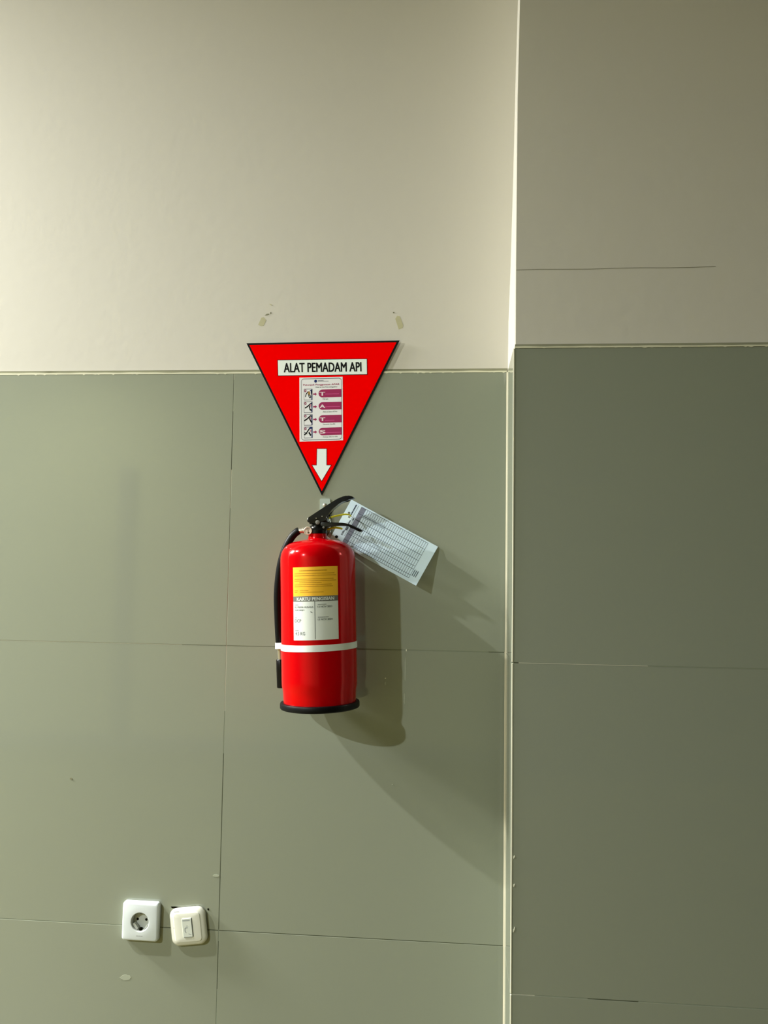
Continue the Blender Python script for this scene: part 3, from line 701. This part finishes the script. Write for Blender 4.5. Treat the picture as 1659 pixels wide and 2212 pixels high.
# yellow cable tie through the card (one loop, two visible runs)
tie = tube('cable_tie', [(-0.3760, -0.078, H - 0.3285), (-0.3662, -0.066, H - 0.3222), (-0.3547, -0.050, H - 0.3176), (-0.3418, -0.034, H - 0.3136), (-0.3330, -0.0255, H - 0.3142), (-0.3305, -0.0195, H - 0.3165)], 0.0020, 'yellow', None, 10, 8, 0.6)
tag(tie, 'upper yellow cable tie running from the handle to the card\'s hole', 'cable tie', 'yellow ties on the inspection card')
tie2 = tube('cable_tie', [(-0.3760, -0.082, H - 0.3500), (-0.3680, -0.078, H - 0.3466), (-0.3610, -0.074, H - 0.3446), (-0.3540, -0.070, H - 0.3440), (-0.3475, -0.066, H - 0.3446), (-0.3440, -0.060, H - 0.3456)], 0.0022, 'yellow', None, 10, 8, 0.7)
tag(tie2, 'short lower yellow cable tie just under the squeeze lever', 'cable tie', 'yellow ties on the inspection card')

# ================================================================== POWER SOCKET
def rounded(w_, h_, rr, n=6):
    pts = []
    for cx, cz, a0 in ((w_ / 2 - rr, h_ / 2 - rr, 0), (-w_ / 2 + rr, h_ / 2 - rr, 90), (-w_ / 2 + rr, -h_ / 2 + rr, 180), (w_ / 2 - rr, -h_ / 2 + rr, 270)):
        for k in range(n + 1):
            a = math.radians(a0 + 90 * k / n); pts.append((cx + rr * math.cos(a), cz + rr * math.sin(a)))
    return pts
def stacked(name, rings, m, parent, cap=True, smooth=True, sharp=28, capback=False):
    """rings: list of (outline, y); joins outlines with equal point counts, caps the last one"""
    vs, fs = [], []; n = len(rings[0][0])
    for o_, y in rings: vs += [(x, y, z) for x, z in o_]
    for i in range(len(rings) - 1):
        for k in range(n):
            k2 = (k + 1) % n; fs.append((i * n + k, i * n + k2, (i + 1) * n + k2, (i + 1) * n + k))
    if cap: fs.append(tuple(range((len(rings) - 1) * n, len(rings) * n)))
    if capback: fs.append(tuple(range(n))[::-1])
    bm = bmesh.new(); me = bpy.data.meshes.new('t'); me.from_pydata(vs, [], fs); bm.from_mesh(me); bpy.data.meshes.remove(me)
    return from_bm(name, bm, m, parent, smooth, sharp)
def circle(rr, n): return [(rr * math.cos(2 * math.pi * k / n + math.pi / 4 * 0), rr * math.sin(2 * math.pi * k / n)) for k in range(n)]
sk = thing('power_socket', 'square white power socket with a round two-pin well, left of the ivory socket', 'socket', (-0.7683, 0.0, H - 1.1860))
sk.rotation_euler = (0, 0.004, 0)
n_ = 28
def rd(w_, rr): return rounded(w_, w_, rr, 6)
def polar_sorted(rr):   # circle sampled at the angles of the rounded square, for clean bridging
    return [(rr * math.cos(math.radians(k * 360 / 28 + 360 / 56)), rr * math.sin(math.radians(k * 360 / 28 + 360 / 56))) for k in range(28)]
stacked('faceplate', [(rd(0.0795, 0.006), -0.0002), (rd(0.0795, 0.006), -0.0085), (rd(0.0780, 0.006), -0.0115), (rd(0.0735, 0.0055), -0.0138), (rd(0.0725, 0.0055), -0.0140), (polar_sorted(0.0350), -0.0140), (polar_sorted(0.0340), -0.0142), (polar_sorted(0.0205), -0.0140), (polar_sorted(0.0194), -0.0132)], 'swhite', sk, cap=False)
stacked('well', [(circle(0.0196, 40), -0.0136), (circle(0.0190, 40), -0.0125), (circle(0.0186, 40), -0.0012)], 'swell', sk)
for x in (-0.0095, 0.0095): lathe('pin_hole', [(0, 0.0027), (0.0003, 0.0027)], 'hole', sk, 16, loc=(x, -0.0012, 0.0012), basis=TO_CAM)
box('earth_clip', -0.0022, 0.0022, -0.0110, -0.0012, -0.0186, -0.0150, 'hole', sk, 0.0006)
box('earth_clip', -0.0022, 0.0022, -0.0110, -0.0012, 0.0160, 0.0186, 'band', sk, 0.0006)
from_bm('key_ridge', prism_bm([(-0.0175, -0.0050), (-0.0120, -0.0040), (-0.0040, -0.0150), (-0.0080, -0.0168), (-0.0140, -0.0122)], -0.0100, -0.0012, 0.0006), 'swell', sk)
from_bm('key_ridge', prism_bm([(0.0175, -0.0050), (0.0150, -0.0046), (0.0080, -0.0150), (0.0080, -0.0168), (0.0140, -0.0122)], -0.0100, -0.0012, 0.0006), 'swell', sk)
p = Print(lambda u, v, l: Vector((u, -0.0141 - l, v))); p.greek(-0.0070, 0.0072, -0.0285, 0.0016, 4, 0.1); p.build('maker_mark', 'softmark', sk)

# ================================================================== IVORY PHONE SOCKET
sw = thing('wall_outlet', 'tilted ivory wall outlet with rounded corners and a narrow module, right of the power socket', 'socket', (-0.6644, 0.0, H - 1.1918))
sw.rotation_euler = (0, -0.137, 0)
def rq(w_, h_, rr): return rounded(w_, h_, rr, 8)
stacked('faceplate', [(rq(0.0765, 0.0765, 0.0165), -0.0015), (rq(0.0780, 0.0780, 0.0170), -0.0040), (rq(0.0775, 0.0775, 0.0168), -0.0065), (rq(0.0740, 0.0740, 0.0155), -0.0092), (rq(0.0680, 0.0680, 0.0130), -0.0110), (rq(0.0590, 0.0610, 0.0085), -0.0120), (rq(0.0565, 0.0590, 0.0070), -0.0133), (rq(0.0545, 0.0570, 0.0060), -0.0136), (rq(0.0230, 0.0405, 0.0020), -0.0136)], 'ivory', sw, capback=True)
md = stacked('module', [(rq(0.0205, 0.0385, 0.0010), -0.0132), (rq(0.0205, 0.0385, 0.0010), -0.0150), (rq(0.0197, 0.0377, 0.0008), -0.0154)], 'module', sw)
box('module_gap', 0.0103, 0.0116, -0.0138, -0.0133, -0.0192, 0.0195, 'lgrey', sw)
p = Print(lambda u, v, l: Vector((u, -0.0154 - l, v)))
p.rect(-0.0085, 0.0165, 0.0070, 0.0145); p.rect(-0.0085, -0.0180, 0.0095, -0.0192); p.rect(-0.0020, 0.0046, 0.0020, 0.0036)
p.line([(0.0010, 0.0008), (-0.0048, 0.0000), (-0.0052, -0.0065), (-0.0030, -0.0095)], 0.0020); p.line([(0.0020, -0.0120), (0.0075, -0.0150)], 0.0013)
p.build('module_marks', 'lsoft', md)
lathe('release_hole', [(0, 0.0017), (0.0003, 0.0017)], 'band', sw, 14, loc=(-0.0285, -0.0120, 0.0008), basis=TO_CAM)
p = Print(lambda u, v, l: Vector((u, -0.0119 - l, v))); p.greek(-0.0265, -0.0150, 0.0335, 0.0012, 6, 0.1); p.build('maker_mark', 'softmark', sw)
# ragged cut-out in the tile peeping out behind the ivory socket
from_bm('tile_cutout', prism_bm([(-0.7062, H - 1.1560), (-0.6975, H - 1.1555), (-0.6760, H - 1.1565), (-0.6760, H - 1.1600), (-0.7040, H - 1.1590)], -0.0004, 0.001), 'hole', wall)
blob('tile_cutout', -0.6245, H - 1.1575, 0.0020, 0.0024, 'hole', wall, 0.0, seed=50)
